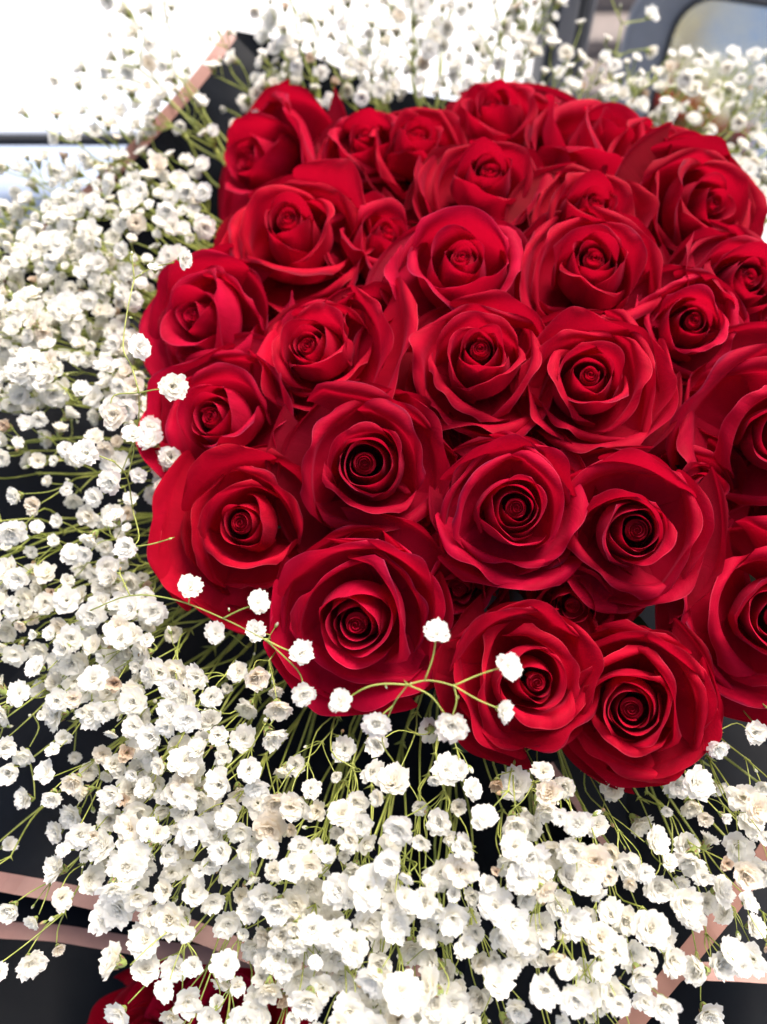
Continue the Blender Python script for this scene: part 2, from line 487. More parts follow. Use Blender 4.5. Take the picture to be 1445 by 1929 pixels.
# upright window post with a grey face strip and a rubber channel
px0 = at(1030, 60, .82).x; px1 = at(1098, 60, .82).x
fr = part('window_post', box_mesh('window_post', *dl(px0, px1, 0.875, 0.94, 0.836, 1.5), [M_DTRIM], 0.006), car)
part('face_strip', box_mesh('face_strip', *dl(px0 + 0.010, px0 + 0.027, 0.870, 0.878, 0.86, 1.5), [M_GREYTRIM], 0.002), fr)
part('rubber_channel', box_mesh('rubber_channel', *dl(px1 + 0.001, px1 + 0.010, 0.885, 0.92, 0.856, 1.5), [M_GREYTRIM], 0.003), fr)

# side mirror outside the window
def rounded_rect(w, h, r, n=8):
    pts = []
    for cx, cy, a0 in ((w / 2 - r, h / 2 - r, 0), (-w / 2 + r, h / 2 - r, 90), (-w / 2 + r, -h / 2 + r, 180), (w / 2 - r, -h / 2 + r, 270)):
        for i in range(n):
            a = R_(a0 + 90 * i / (n - 1)); pts.append((cx + r * math.cos(a), cy + r * math.sin(a)))
    return pts
def loft(name, rings, mats, cap0=True, cap1=True, smooth=True):
    vs = []; fs = []; m = len(rings[0])
    for rg_ in rings: vs += rg_
    for i in range(len(rings) - 1):
        for k in range(m):
            k2 = (k + 1) % m
            fs.append((i * m + k, i * m + k2, (i + 1) * m + k2, (i + 1) * m + k))
    if cap0: fs.append(tuple(range(m))[::-1])
    if cap1: fs.append(tuple((len(rings) - 1) * m + k for k in range(m)))
    return make_mesh(name, vs, fs, mats, smooth)
mc = at(1385, 158, 1.10)
mq = (Vector((0, 0, CAM_H)) - mc).normalized()
mq = (mq + Vector((0.05, 0, -0.02))).normalized()
MM = mq.to_track_quat('Z', 'Y').to_matrix().to_4x4(); MM.translation = mc
mir = link(bpy.data.objects.new('side_mirror', None), car)
mir.matrix_local = Matrix.Translation((0, -0.9, 0)) @ MM
W_, H_ = 0.335, 0.240
def ring(w, h, r, z, dx=0.0): return [(x + dx, y, z) for x, y in rounded_rect(w, h, r)]
part('housing', loft('housing', [ring(W_ * .35, H_ * .35, .03, -.085), ring(W_ * .7, H_ * .7, .06, -.075), ring(W_ * .92, H_ * .92, .075, -.045),
     ring(W_, H_, .075, -.005), ring(W_, H_, .07, .006), ring(W_ - .012, H_ - .012, .065, .011), ring(W_ - .03, H_ - .03, .055, .008)], [M_HOUSING], True, True), mir)
W2, H2, DX = W_ - 0.085, H_ - 0.055, 0.024
part('bezel', loft('bezel', [ring(W2 + .010, H2 + .010, .05, .004, DX), ring(W2 + .010, H2 + .010, .05, .014, DX), ring(W2 - .002, H2 - .002, .045, .014, DX), ring(W2 - .004, H2 - .004, .044, .009, DX)], [M_RUBBER], False, False), mir)
part('mirror_glass', loft('mirror_glass', [ring(W2 - .001, H2 - .001, .045, .0095, DX), ring(W2 - .002, H2 - .002, .045, .0115, DX)], [M_GLASS], smooth=False), mir)
arm = [Vector((-W_ * .25, -H_ * .40, -.03)), Vector((-W_ * .3, -H_ * .62, -.02)), Vector((-W_ * .3, -H_ * .8, .0))]
part('mount_arm', tube_mesh('mount_arm', [(arm, .022, .028)], 12, [M_RUBBER]), mir)

# seat under the flowers
o0 = Vector((0, 0.9, 0))
def seat_pt(px, py, d): return at(px, py, d) - o0
vs = []
nu_, nv_ = 30, 30
for i in range(nu_):
    for j in range(nv_):
        X = -1800 + 5000 * i / (nu_ - 1); Y = 560 + 2700 * j / (nv_ - 1)
        d = 0.90 - 0.00018 * (Y - 400) + 0.02 * math.sin(X * 0.006 + Y * .003) + 0.00000006 * (X - 722) ** 2
        vs.append(seat_pt(722 + (X - 722) * .55, 964 + (Y - 964) * .9, max(0.5, d)))
part('seat', make_mesh('seat', vs, grid_faces(nu_, nv_), [M_LEATHER]), car)

# a dry pale-leaved tree behind the photographer, seen only in the mirror
_n = (MM.to_3x3() @ Vector((0, 0, 1))).normalized()
_p = MM @ Vector((-.125, .075, .012))
_v = (_p - Vector((0, 0, CAM_H))).normalized()
_r = _v - _n * (2 * _v.dot(_n))
tc_ = _p + _r * 9.0
tree = empty('tree', Matrix.Translation((tc_.x, tc_.y, 0)))
tag(tree, 'pale dry leaved tree reflected in the upper left of the car mirror', 'tree')
M_DRYLEAF = green_material('dry_leaf', (0.30, 0.28, 0.16), (0.42, 0.38, 0.22), 0.7, 0.3)
M_BARK = simple_mat('bark', (0.16, 0.12, 0.09), 0.9, 0.2, noise=(0.09, 0.07, 0.05), bump=0.6)
_rg = random.Random(4)
runs = [([Vector((0, 0, 0)), Vector((.1, 0, tc_.z * .4)), Vector((0, .1, tc_.z * .75))], .16, .10)]
vs = []; fs = []
for k in range(26):
    e = Vector((_rg.gauss(0, .9), _rg.gauss(0, .9), tc_.z + _rg.gauss(0, .8)))
    runs.append(([Vector((0, .1, tc_.z * .7)), Vector((e.x * .4, e.y * .4, tc_.z * .85)), e], .05, .012))
    for q in range(120):
        c = e + Vector((_rg.gauss(0, .32), _rg.gauss(0, .32), _rg.gauss(0, .26)))
        a = Vector((_rg.gauss(0, 1), _rg.gauss(0, 1), _rg.gauss(0, 1))).normalized(); b_ = a.orthogonal().normalized()
        s0 = _rg.uniform(.04, .09); i0 = len(vs)
        vs += [c - a * s0, c - b_ * s0 * .45, c + a * s0, c + b_ * s0 * .45]; fs.append((i0, i0 + 1, i0 + 2, i0 + 3))
part('trunk', tube_mesh('trunk', runs, 8, [M_BARK]), tree)
part('crown', make_mesh('crown', vs, fs, [M_DRYLEAF], False), tree)

# things on the ground, out of focus
dcv = at(52, -8, 3.1); dcv = Vector((dcv.x, dcv.y, 0))
dr = empty('drain_cover', Matrix.Translation(dcv)); tag(dr, 'dark grey oblong drain cover on the bright ground at the upper left corner', 'drain cover')
part('rim', box_mesh('rim', -.10, .10, -.08, .08, 0.002, .012, [M_IRON], 0.003), dr)
for k in range(4): part('bar', box_mesh('bar', -.085, .085, -.062 + k * .034, -.042 + k * .034, .0125, .02, [M_IRON], 0.002), dr)
st = empty('stone_step', Matrix.Translation((at(1150, 60, 2.6).x, at(1150, 60, 2.6).y, 0)))
tag(st, 'brown grey stone step seen between the window post and the mirror', 'step')
for k in range(3): part('slab', box_mesh('slab', -.12, .55, -.30 + k * .22, -.10 + k * .22, 0.002, .06 + .05 * k, [M_STONE], 0.01), st)

# ---------------------------------------------------------------- wrapping paper
m_paper, nt, bs, out = new_mat('black_wrapping_paper')
tc = N(nt, "ShaderNodeTexCoord"); n = N(nt, "ShaderNodeTexNoise", Scale=25.0, Detail=4.0); nt.links.new(tc.outputs['Object'], n.inputs['Vector'])
nt.links.new(ramp(nt, n.outputs[0], [(0.3, (0.004, 0.005, 0.007)), (0.7, (0.007, 0.009, 0.013))]).outputs[0], bs.inputs['Base Color'])
bs.inputs['Roughness'].default_value = 0.5; bs.inputs['Specular IOR Level'].default_value = 0.07
b = N(nt, "ShaderNodeBump", Strength=0.2, Distance=0.004); nt.links.new(n.outputs[0], b.inputs['Height']); nt.links.new(b.outputs[0], bs.inputs['Normal'])
m_band, nt, bs, out = new_mat('rose_gold_band')
tc = N(nt, "ShaderNodeTexCoord"); n = N(nt, "ShaderNodeTexNoise", Scale=60.0, Detail=4.0); nt.links.new(tc.outputs['Object'], n.inputs['Vector'])
nt.links.new(ramp(nt, n.outputs[0], [(0.3, (0.30, 0.155, 0.125)), (0.7, (0.36, 0.19, 0.155))]).outputs[0], bs.inputs['Base Color'])
bs.inputs['Roughness'].default_value = 0.45; bs.inputs['Specular IOR Level'].default_value = 0.5

def cr(pts, t):
    """Catmull-Rom through tuples at t in 0..1"""
    P = [Vector(p) for p in pts]; m = len(P) - 1
    s = min(int(t * m), m - 1); f = t * m - s
    a = P[s - 1] if s > 0 else P[0] * 2 - P[1]
    b_, c = P[s], P[s + 1]
    d = P[s + 2] if s + 2 <= m else P[m] * 2 - P[m - 1]
    return 0.5 * ((2 * b_) + (c - a) * f + (2 * a - 5 * b_ + 4 * c - d) * f * f + (3 * b_ - a - 3 * c + d) * f ** 3)

def paper_sheet(label, rim, foot, band=0.012, crumple=0.0055, inset=0.0, n1=36, n2=16, seed=0):
    """rim and foot: lists of (px, py, depth); a sheet spans them, a rose-gold band runs along the rim"""
    rg = random.Random(seed)
    A = [at(*p) for p in rim]; B = [at(*p) for p in foot]
    org = A[len(A) // 2].copy()
    root = empty('wrapping_paper', Matrix.Translation(org))
    tag(root, label, 'wrapping paper', 'black wrapping paper sheets round the bouquet')
    ph = [rg.uniform(0, 6.28) for _ in range(4)]
    pts = [[None] * n2 for _ in range(n1)]
    for i in range(n1):
        t = i / (n1 - 1)
        a = cr(A, t); b = cr(B, t)
        for j in range(n2):
            s = (j / (n2 - 1)) ** 1.3
            p = a.lerp(b, s)
            w = crumple * math.sin(math.pi * min(1, s * 1.6 + .05)) * (math.sin(9 * t + ph[0]) + .6 * math.sin(17 * t + 5 * s + ph[1]) + .35 * abs(math.sin(23 * t - 9 * s + ph[2])))
            p = p + (p - Vector((0, 0, CAM_H))).normalized() * w
            pts[i][j] = p - org
    vs = [p for row in pts for p in row]
    o = bpy.data.objects.new('sheet', make_mesh('sheet', vs, grid_faces(n1, n2), [m_paper])); link(o, root)
    if band:
        vs = []
        for i in range(n1):
            a, b = pts[i][0], pts[i][-1]
            d = (b - a).normalized()
            tow = (Vector((0, 0, CAM_H)) - org - a).normalized() * 0.0009
            for k in range(3):
                s = inset + band * k / 2
                # follow the sheet surface
                L = 0; q = a
                for j in range(1, n2):
                    seg = (pts[i][j] - pts[i][j - 1]).length
                    if L + seg >= s: q = pts[i][j - 1].lerp(pts[i][j], (s - L) / seg); break
                    L += seg
                vs.append(q + tow)
        o = bpy.data.objects.new('border_band', make_mesh('border_band', vs, grid_faces(n1, 3), [m_band], False)); link(o, root)
    return root

paper_sheet('black paper sheet with pink band curving up the upper left against bright ground',
            [(-120, 610, .60), (-20, 520, .61), (90, 415, .61), (190, 325, .61), (265, 250, .62), (325, 185, .64), (380, 120, .67), (428, 52, .70)],
            [(150, 900, .66), (250, 780, .68), (330, 650, .69), (400, 560, .70), (460, 480, .72), (540, 420, .73), (620, 380, .74), (700, 330, .76)], 0.0105, seed=1)
paper_sheet('dark paper sheet standing behind the top of the roses among the flowers',
            [(428, 54, .703), (520, 75, .71), (600, 110, .71), (720, 160, .72), (860, 190, .72), (1000, 200, .72), (1150, 230, .72)],
            [(560, 500, .74), (640, 480, .74), (720, 470, .75), (800, 470, .75), (880, 470, .75), (1000, 480, .75), (1100, 500, .75)], 0, seed=2)
paper_sheet('black paper sheet spread behind the flowers at the left edge',
            [(-420, 480, .60), (-450, 800, .56), (-440, 1100, .54), (-400, 1400, .52), (-330, 1620, .5)],
            [(500, 600, .70), (500, 750, .68), (500, 900, .66), (520, 1050, .64), (560, 1150, .62)], 0.012, seed=3)
paper_sheet('upper of two pink banded black paper edges at the lower left',
            [(-300, 1600, .46), (-150, 1650, .46), (0, 1680, .45), (120, 1702, .45), (240, 1732, .445), (380, 1780, .44), (560, 1850, .43), (760, 1900, .42)],
            [(300, 1000, .62), (360, 1020, .62), (420, 1040, .62), (480, 1060, .62), (540, 1080, .61), (600, 1100, .61), (700, 1120, .60), (800, 1130, .6)], 0.0105, 0.003, seed=4)
paper_sheet('lower of two pink banded black paper edges, above the dark red roses',
            [(-300, 1730, .475), (-150, 1755, .47), (0, 1768, .465), (100, 1774, .465), (200, 1790, .46), (340, 1812, .455), (560, 1830, .45), (800, 1840, .44)],
            [(300, 1010, .64), (360, 1030, .64), (420, 1050, .64), (480, 1070, .64), (540, 1090, .63), (600, 1110, .63), (700, 1130, .62), (800, 1140, .62)], 0.0095, 0.002, seed=5)
paper_sheet('black paper sheet whose pink band slants up at the lower right corner',
            [(900, 2300, .36), (1060, 2100, .37), (1190, 1960, .38), (1270, 1865, .39), (1345, 1775, .40), (1400, 1705, .41), (1470, 1600, .42)],
            [(850, 1250, .60), (880, 1250, .60), (920, 1260, .60), (960, 1260, .60), (1000, 1260, .60), (1050, 1250, .60), (1100, 1240, .60)], 0.011, 0.002, seed=6)
paper_sheet('black paper sheet with level pink band at the lower right corner',
            [(1230, 1905, .415), (1285, 1848, .415), (1340, 1848, .415), (1400, 1850, .415), (1460, 1853, .415), (1600, 1850, .42), (1800, 1800, .43)],
            [(960, 1265, .61), (1000, 1265, .61), (1050, 1260, .61), (1100, 1250, .61), (1150, 1240, .61), (1200, 1230, .61), (1260, 1200, .61)], 0.010, 0.001, seed=7)
paper_sheet('inner black paper fold with short pink edge under the lowest rose',
            [(1030, 1440, .46), (1070, 1500, .45), (1110, 1560, .44), (1170, 1640, .43)],
            [(1180, 1380, .54), (1230, 1420, .54), (1280, 1480, .53), (1330, 1540, .52)], 0.008, 0.002, seed=8)
paper_sheet('black paper sheet spread behind the flowers at the right edge',
            [(1700, 2000, .5), (1850, 1700, .54), (1900, 1400, .56), (1900, 1000, .6), (1850, 600, .64)],
            [(950, 1250, .62), (1000, 1200, .62), (1020, 1100, .64), (1050, 1000, .66), (1050, 800, .70)], 0.012, seed=9)
# ---------------------------------------------------------------- the bouquet's roses
def dome_depth(px, py):
    z = 0.42
    for _ in range(12):
        X = (px - 722.5) / FPX * z; Y = (964.5 - py) / FPX * z
        z = 0.5 * z + 0.5 * (0.365 + 0.25 * Y + 1.5 * Y * Y + 1.2 * (X - 0.09) ** 2)
    return z
BUNDLE = at(840, 830, 0.70)
# eye x, eye y, radius px, facing azimuth in the picture, tilt off the line of sight, openness, roll, depth offset, loose petals, label
ROSES = [
 (462, 282, 116, 150, 52, .35, 0.3, .00, [(20,.9,.9,.1,.8)], 'red rose at the upper left end of the rear row, facing left'),
 (685, 250,  88, 100, 45, .30, 1.3, .01, [], 'small red rose in the rear row, left one of two rubbing shoulders'),
 (790, 245,  92,  75, 50, .45, 2.1, .01, [(30,.95,.9,.1,.8)], 'small red rose in the rear row, right one of two rubbing shoulders'),
 (936, 187, 104,  95, 52, .40, 0.9, .00, [(-50,1.0,.8,.2,.5),(-20,1.0,.8,.2,.5)], 'highest red rose at the top of the dome, cup shaped'),
 (1165, 232, 126, 60, 72, .55, 1.7, .00, [(180,1.0,.9,.1,.6),(250,1.0,.9,.15,.7)], 'red rose at the rear right seen from its side, eye hidden by a broad petal'),
 (1298, 292, 112, 45, 58, .50, 2.6, .00, [(30,1.1,.8,.2,.9)], 'red rose on the right rear rim with ragged petals, behind its neighbour'),
 (1360, 375, 114, 25, 42, .60, 0.2, .00, [(0,1.1,.7,.3,.9),(190,1.0,.8,.2,.8)], 'frilly red rose on the right rim below the rear row'),
 (920, 308, 104,  80, 42, .25, 1.1, .00, [(185,1.15,.7,.2,.5),(200,1.3,.6,.3,.5),(-30,1.0,.8,.2,1.2),(-60,1.0,.7,.2,.8)], 'narrow red rose just below the highest one with loose petals to its left'),
 (1130, 372,  97,  60, 42, .30, 2.9, .00, [(0,1.15,.8,.2,.6)], 'rounded red rose right of centre in the second row'),
 (550, 415, 132, 105, 36, .50, 0.5, .00, [(45,1.1,.95,.1,.9),(200,1.15,.6,.4,.8),(250,1.1,.6,.3,.8),(-30,1.1,.7,.2,.7)], 'large open red rose at the upper left with tall petal on its right'),
 (872, 470, 122,  85, 36, .35, 1.9, .00, [(200,1.1,.7,.3,.7),(-70,1.1,.6,.35,.6)], 'red rose in the upper middle with tight round eye and broad back petal'),
 (1130, 482, 124, 70, 33, .55, 3.0, .00, [(180,1.1,.7,.3,.6),(270,1.1,.7,.2,.8)], 'bright crimson rose right of the upper middle, many layered'),
 (1432, 528, 112, 30, 40, .40, 0.7, .00, [(180,1.15,.8,.2,.6)], 'red rose cut by the right edge in the upper half'),
 (1312, 605,  98, 40, 20, .25, 1.5, .01, [(-40,1.1,.6,.3,.6),(200,1.1,.7,.2,.8)], 'small oval red rose near the right edge with closed layered petals'),
 (354, 590, 116, 155, 46, .40, 2.3, .00, [(185,1.55,.55,.4,.3),(140,1.4,.6,.4,.3),(110,1.1,.8,.2,.5)], 'dark red rose on the left rim beside the white sprays, half turned away'),
 (582, 635, 112, 125, 34, .20, 0.1, .00, [(10,1.3,.85,.25,1.0),(-15,1.75,.8,.4,1.0),(-100,1.1,.6,.3,1.0),(200,1.1,.6,.3,.6)], 'long budded red rose with a tall folded petal standing at its right'),
 (905, 670, 120,  90, 22, .45, 1.2, .00, [(-90,1.1,.7,.3,1.2),(-50,1.3,.6,.4,.9),(60,1.3,.6,.3,.6),(170,1.1,.8,.2,1.2)], 'red rose in the very middle with coiled dark eye and split petals'),
 (1122, 700, 118, 60, 22, .45, 2.2, .00, [(0,1.35,.6,.4,.3),(-25,1.4,.55,.4,.3),(-90,1.2,.7,.3,1.3),(110,1.15,.7,.3,.7),(-140,1.1,.7,.3,1.0)], 'large red rose right of the middle with broad smooth guard petals'),
 (396, 768, 128, 145, 30, .38, 2.8, .00, [(20,1.1,.85,.15,.9),(-20,1.1,.8,.2,.9),(250,1.1,.6,.3,.6),(190,1.4,.6,.4,.3),(150,1.3,.6,.4,.3)], 'red rose at the left rim touched by one white star bloom'),
 (698, 872, 140, 100,  6, .70, 0.6, .00, [(15,1.1,.6,.4,.4)], 'large fully open red rose left of centre with fine coiled eye'),
 (452, 985, 122, 170, 18, .40, 1.6, .00, [(182,1.75,.6,.5,.1),(212,1.7,.5,.5,.1),(120,1.25,.85,.3,.6),(240,1.7,.4,.5,.1)], 'red rose at the lower left rim with deep black eye and pointed left petals'),
 (970, 958, 116,  20,  8, .40, 2.4, .00, [(-90,1.35,.6,.4,1.0),(-120,1.2,.7,.3,1.0),(100,1.2,.6,.4,.3),(40,1.2,.6,.4,.3),(-30,1.1,.7,.3,.8)], 'red rose below the middle with an oval eye and purple bruised lower petal'),
 (1190, 1000, 130, 0,  8, .55, 0.4, .00, [(0,1.2,.6,.4,.4),(-60,1.2,.6,.4,.7),(-130,1.2,.6,.4,.7),(80,1.1,.8,.2,.6)], 'open red rose right of centre in the lower half, neatly ringed'),
 (1468, 822, 160, 20, 10, .45, 1.4, .00, [(200,1.1,.85,.2,1.1),(150,1.1,.85,.2,1.0)], 'large bright rose cut by the right edge halfway down'),
 (1470, 1150, 160, -10, 10, .45, 2.5, .00, [(170,1.1,.8,.2,.9),(-110,1.2,.6,.3,.7)], 'rose cut by the right edge in the lower half beneath the bright one'),
 (668, 1182, 138, 240, 20, .40, 0.8, .00, [(-112,1.6,.5,.5,.2),(-75,1.35,.6,.5,.3),(-145,1.4,.5,.5,.2),(60,1.2,.8,.3,.9),(20,1.2,.75,.3,.7),(110,1.15,.8,.3,.9)], 'large deep red rose at the dome\'s bottom left with a wide hood of petals'),
 (1010, 1285, 118, -30, 14, .30, 2.0, .00, [(120,1.25,.85,.25,.8),(80,1.2,.85,.25,.8),(-100,1.15,.6,.4,.5),(-150,1.2,.6,.4,.4),(-60,1.1,.7,.3,.5),(10,1.1,.8,.3,.5)], 'lower red rose crossed by two white blooms on thin stems'),
 (1192, 1342, 130, 280, 10, .65, 3.1, .00, [(10,1.15,.6,.4,.5),(-20,1.2,.5,.4,.5),(-120,1.2,.4,.5,.3),(100,1.1,.7,.3,.7),(60,1.15,.7,.3,.9)], 'lowest red rose of the dome, wide open and folded at its upper right'),
 (738, 440,  88, 60, 45, .30, 1.0, .040, [(90,1.3,.6,.3,.5),(0,1.2,.6,.3,.5)], 'dark rose sunk deep between the large open upper left rose and its neighbour'),
 (752, 640,  84, 20, 45, .30, 2.2, .040, [(90,1.3,.8,.2,.6),(180,1.2,.7,.3,.5)], 'dark rose sunk deep right of the long budded one'),
 (860, 1105, 85, 250, 20, .30, 0.4, .030, [(-90,1.2,.6,.3,.5)], 'dark rose sunk deep right of the hooded rose'),
 (1075, 1150, 90, 250, 20, .30, 1.4, .030, [(-90,1.2,.6,.3,.5)], 'dark rose sunk deep above the lowest rose'),
 (1330, 930, 85, 0, 20, .30, 3.4, .030, [(-90,1.2,.6,.3,.5)], 'dark rose sunk deep left of the bright rose cut by the right edge'),
 (1440, 690,  72, 30, 35, .30, 1.0, .03, [], 'small dark rose sunk between larger ones near the right edge'),
 (1600, 660, 130, 20, 25, .45, 1.9, .01, [(180,1.1,.8,.2,.6)], 'red rose just beyond the right edge'),
 (1640, 980, 150, 10, 20, .45, 0.3, .01, [(180,1.1,.8,.2,.6)], 'red rose further down beyond the right edge'),
]
ROSE_OUT = []
for k, (px, py, rp, az_, tl, op, roll, doff, extra, lab) in enumerate(ROSES):
    d = dome_depth(px, py) + doff
    P = at(px, py, d)
    R = rp * d / FPX / (1.06 if py > 560 else 0.99)
    ray = (P - Vector((0, 0, CAM_H))).normalized()
    side = c2w_vec(math.cos(R_(az_)), math.sin(R_(az_)), 0)
    side = (side - ray * side.dot(ray)).normalized()
    nrm = (-ray * math.cos(R_(tl)) + side * math.sin(R_(tl))).normalized()
    Hh = 0.046 * (R / 0.034) ** 0.7
    build_rose(P, nrm, roll * 2, R, Hh, 100 + k * 7, op, lab, extra, 'red roses packed into a dome', stem_to=BUNDLE + Vector((0.01 * math.cos(k), 0.01 * math.sin(k * 2.3), 0)))

# two more roses in shadow below, of the next bouquet
for k, (px, py, rp, az_, tl, lab) in enumerate([(280, 1940, 150, 120, 35, 'dark red rose of another bunch at the bottom edge, left one'),
                                               (460, 1915, 140, 60, 30, 'dark red rose of another bunch at the bottom edge, right one')]):
    d = 0.465; P = at(px, py, d); ray = (P - Vector((0, 0, CAM_H))).normalized()
    side = c2w_vec(math.cos(R_(az_)), math.sin(R_(az_)), 0); side = (side - ray * side.dot(ray)).normalized()
    nrm = (-ray * math.cos(R_(tl)) + side * math.sin(R_(tl))).normalized()
    build_rose(P, nrm, k, rp * d / FPX / 1.1, .05, 900 + k, .5, lab, [(90, 1.2, .7, .3, .5)], 'dark roses of another bunch')
# ---------------------------------------------------------------- baby's breath
def bloom_material(name, c_out, c_in):
    m, nt, bs, out = new_mat(name)
    L = nt.links.new
    a = N(nt, "ShaderNodeAttribute", attribute_name='pet')
    sep = N(nt, "ShaderNodeSeparateXYZ"); L(a.outputs['Vector'], sep.inputs[0])
    oi = N(nt, "ShaderNodeObjectInfo")
    c = mixc(nt, sep.outputs[1], c_in, c_out)
    r2 = ramp(nt, oi.outputs['Random'], [(0.0, (1, 1, 1)), (0.7, (0.99, 0.985, 0.97)), (0.93, (0.97, 0.95, 0.90)), (1.0, (0.93, 0.87, 0.79))])
    c = mixc(nt, 1.0, c, r2.outputs[0], 'MULTIPLY')
    L(c, bs.inputs['Base Color'])
    bs.inputs['Roughness'].default_value = 0.6; bs.inputs['Specular IOR Level'].default_value = 0.2
    tr = N(nt, "ShaderNodeBsdfTranslucent"); L(c, tr.inputs['Color'])
    mx = N(nt, "ShaderNodeMixShader"); mx.inputs[0].default_value = 0.56
    L(bs.outputs[0], mx.inputs[1]); L(tr.outputs[0], mx.inputs[2]); L(mx.outputs[0], out.inputs['Surface'])
    return m
M_BLOOM = bloom_material('white_petals', (0.965, 0.96, 0.93), (0.955, 0.935, 0.85))
M_DRY = bloom_material('dried_petals', (0.74, 0.62, 0.50), (0.58, 0.42, 0.26))
M_GSTEM = green_material('spray_stem_green', (0.24, 0.29, 0.05), (0.46, 0.50, 0.12), 0.45, 0.12)
M_CALYX = green_material('calyx_green', (0.20, 0.27, 0.06), (0.34, 0.40, 0.12), 0.5, 0.2)
M_SEPALB = green_material('sepal_brown', (0.14, 0.075, 0.045), (0.22, 0.13, 0.07), 0.6, 0.0)
M_CENTRE = green_material('bloom_heart', (0.70, 0.62, 0.20), (0.80, 0.72, 0.35), 0.6, 0.2)

def bloom_mesh(seed, closed=0.0, double=1.0, mat=None):
    rg = random.Random(seed)
    vs, fs, at_ = [], [], []
    whorls = [(7, 1.0, 10, .50), (7, .92, 30, .47), (7, .78, 50, .42), (6, .55, 60, .30), (6, .40, 76, .24), (7, .40, 88, .24)]
    if double < .6: whorls = [(5, 1.0, 18, .55), (5, .7, 42, .40), (3, .4, 70, .25)]
    for wi, (n, r, el_, w) in enumerate(whorls):
        a0 = rg.uniform(0, 6.28)
        for k in range(n):
            a = a0 + 2 * math.pi * k / n + rg.uniform(-.25, .25)
            el2 = R_(min(88, el_ + closed * (86 - el_) + rg.uniform(-14, 14)))
            rr = r * rg.uniform(.78, 1.12); ww = w * rg.uniform(.8, 1.25)
            nu, nv = 8, 4
            base = len(vs)
            ph = rg.uniform(0, 6.28)
            tw = rg.uniform(-.3, .3)
            notch = [(.04 if q % 2 else -.04) + rg.uniform(-.06, .06) for q in range(nu)]
            notch[nu // 2] -= .08; notch[0] -= .2; notch[-1] -= .2
            for i in range(nu):
                u = -1 + 2 * i / (nu - 1)
                for j in range(nv):
                    v = j / (nv - 1)
                    s = v * rr * (1 + (notch[i]) * v)
                    # rise from the cup, then bend outward
                    bend = 0 if wi < 5 else 1; jx, jy = (0, 0)
                    _b = el2 + (R_(80) - el2) * max(0, 1 - v * 2.2)
                    x = (0.06 if wi < 5 else .02 + .10 * ((k * 7) % 5) / 5) + s * math.cos(el2) * (0.35 + 0.65 * v)
                    z = (-0.42 if wi < 5 else -0.30) + s * math.sin(el2) + 0.42 * min(1, v * 2.0) * (1 - .25 * v)
                    lat = ww * u * (0.22 + 0.95 * math.sin(min(1, v * 1.15) * math.pi / 2))
                    cr_ = 0.07 * math.sin(5 * u + ph) * v + 0.05 * math.sin(9 * u + 2 * ph) * v * v
                    z += cr_ + 0.10 * u * u * v + tw * lat * .5
                    x -= 0.10 * u * u
                    vs.append((x * math.cos(a) - lat * math.sin(a), x * math.sin(a) + lat * math.cos(a), z))
                    at_.append((u, v, 0))
            for i in range(nu - 1):
                for j in range(nv - 1):
                    p = base + i * nv + j
                    fs.append((p, p + nv, p + nv + 1, p + 1))
    me = make_mesh('bloom', vs, fs, [mat or M_BLOOM])
    A = me.attributes.new('pet', 'FLOAT_VECTOR', 'POINT')
    A.data.foreach_set('vector', [c for t in at_ for c in t])
    return me
def calyx_mesh(seed):
    rg = random.Random(seed)
    vs, fs, mi = [], [], []
    n = 10
    prof = [(-.98, .07), (-.86, .20), (-.62, .30), (-.36, .35)]
    for z, r in prof:
        for k in range(n):
            a = 2 * math.pi * k / n
            vs.append((r * math.cos(a), r * math.sin(a), z))
    for j in range(len(prof) - 1):
        for k in range(n):
            fs.append((j * n + k, j * n + (k + 1) % n, (j + 1) * n + (k + 1) % n, (j + 1) * n + k)); mi.append(0)
    fs.append(tuple(range(n))[::-1]); mi.append(0)
    for s in range(5):                                   # five pointed sepals with a brown keel
        a = 2 * math.pi * (s + .25) / 5 + rg.uniform(-.05, .05)
        L_ = rg.uniform(.34, .44)
        def P(da, r, z): return (r * math.cos(a + da), r * math.sin(a + da), z)
        b = len(vs)
        vs += [P(-.5, .34, -.38), P(-.16, .37, -.45), P(.16, .37, -.45), P(.5, .34, -.38), P(-.22, .48, -.38 + L_ * .55), P(.22, .48, -.38 + L_ * .55), P(0, .53, -.38 + L_), P(0, .40, -.60), P(0, .52, -.38 + L_ * .5)]
        fs += [(b, b + 1, b + 4), (b + 2, b + 3, b + 5), (b + 4, b + 8, b + 6), (b + 8, b + 5, b + 6), (b + 1, b + 7, b + 8, b + 4), (b + 7, b + 2, b + 5, b + 8)]
        mi += [0, 0, 0, 0, 1, 1]
    return make_mesh('calyx', vs, fs, [M_CALYX, M_SEPALB], True, mi)
def bud_mesh(seed, tip):
    vs, fs, mi = [], [], []
    n = 8
    prof = [(-.9, .10), (-.6, .30), (-.2, .40), (.15, .38), (.5, .26), (.75, .08)]
    for z, r in prof:
        for k in range(n):
            a = 2 * math.pi * k / n
            vs.append((r * math.cos(a) * (1 + .1 * math.cos(3 * a)), r * math.sin(a), z))
    for j in range(len(prof) - 1):
        for k in range(n):
            fs.append((j * n + k, j * n + (k + 1) % n, (j + 1) * n + (k + 1) % n, (j + 1) * n + k)); mi.append(0 if j < 2 + (k % 2) else 1)
    fs.append(tuple(range(n))[::-1]); mi.append(0)
    fs.append(tuple((len(prof) - 1) * n + k for k in range(n))); mi.append(1)
    return make_mesh('bud', vs, fs, [M_CALYX, tip], True, mi)
BL_OPEN = [bloom_mesh(k, .08 + .06 * (k % 5)) for k in range(12)]
BL_HALF = [bloom_mesh(20 + k, .45) for k in range(4)]
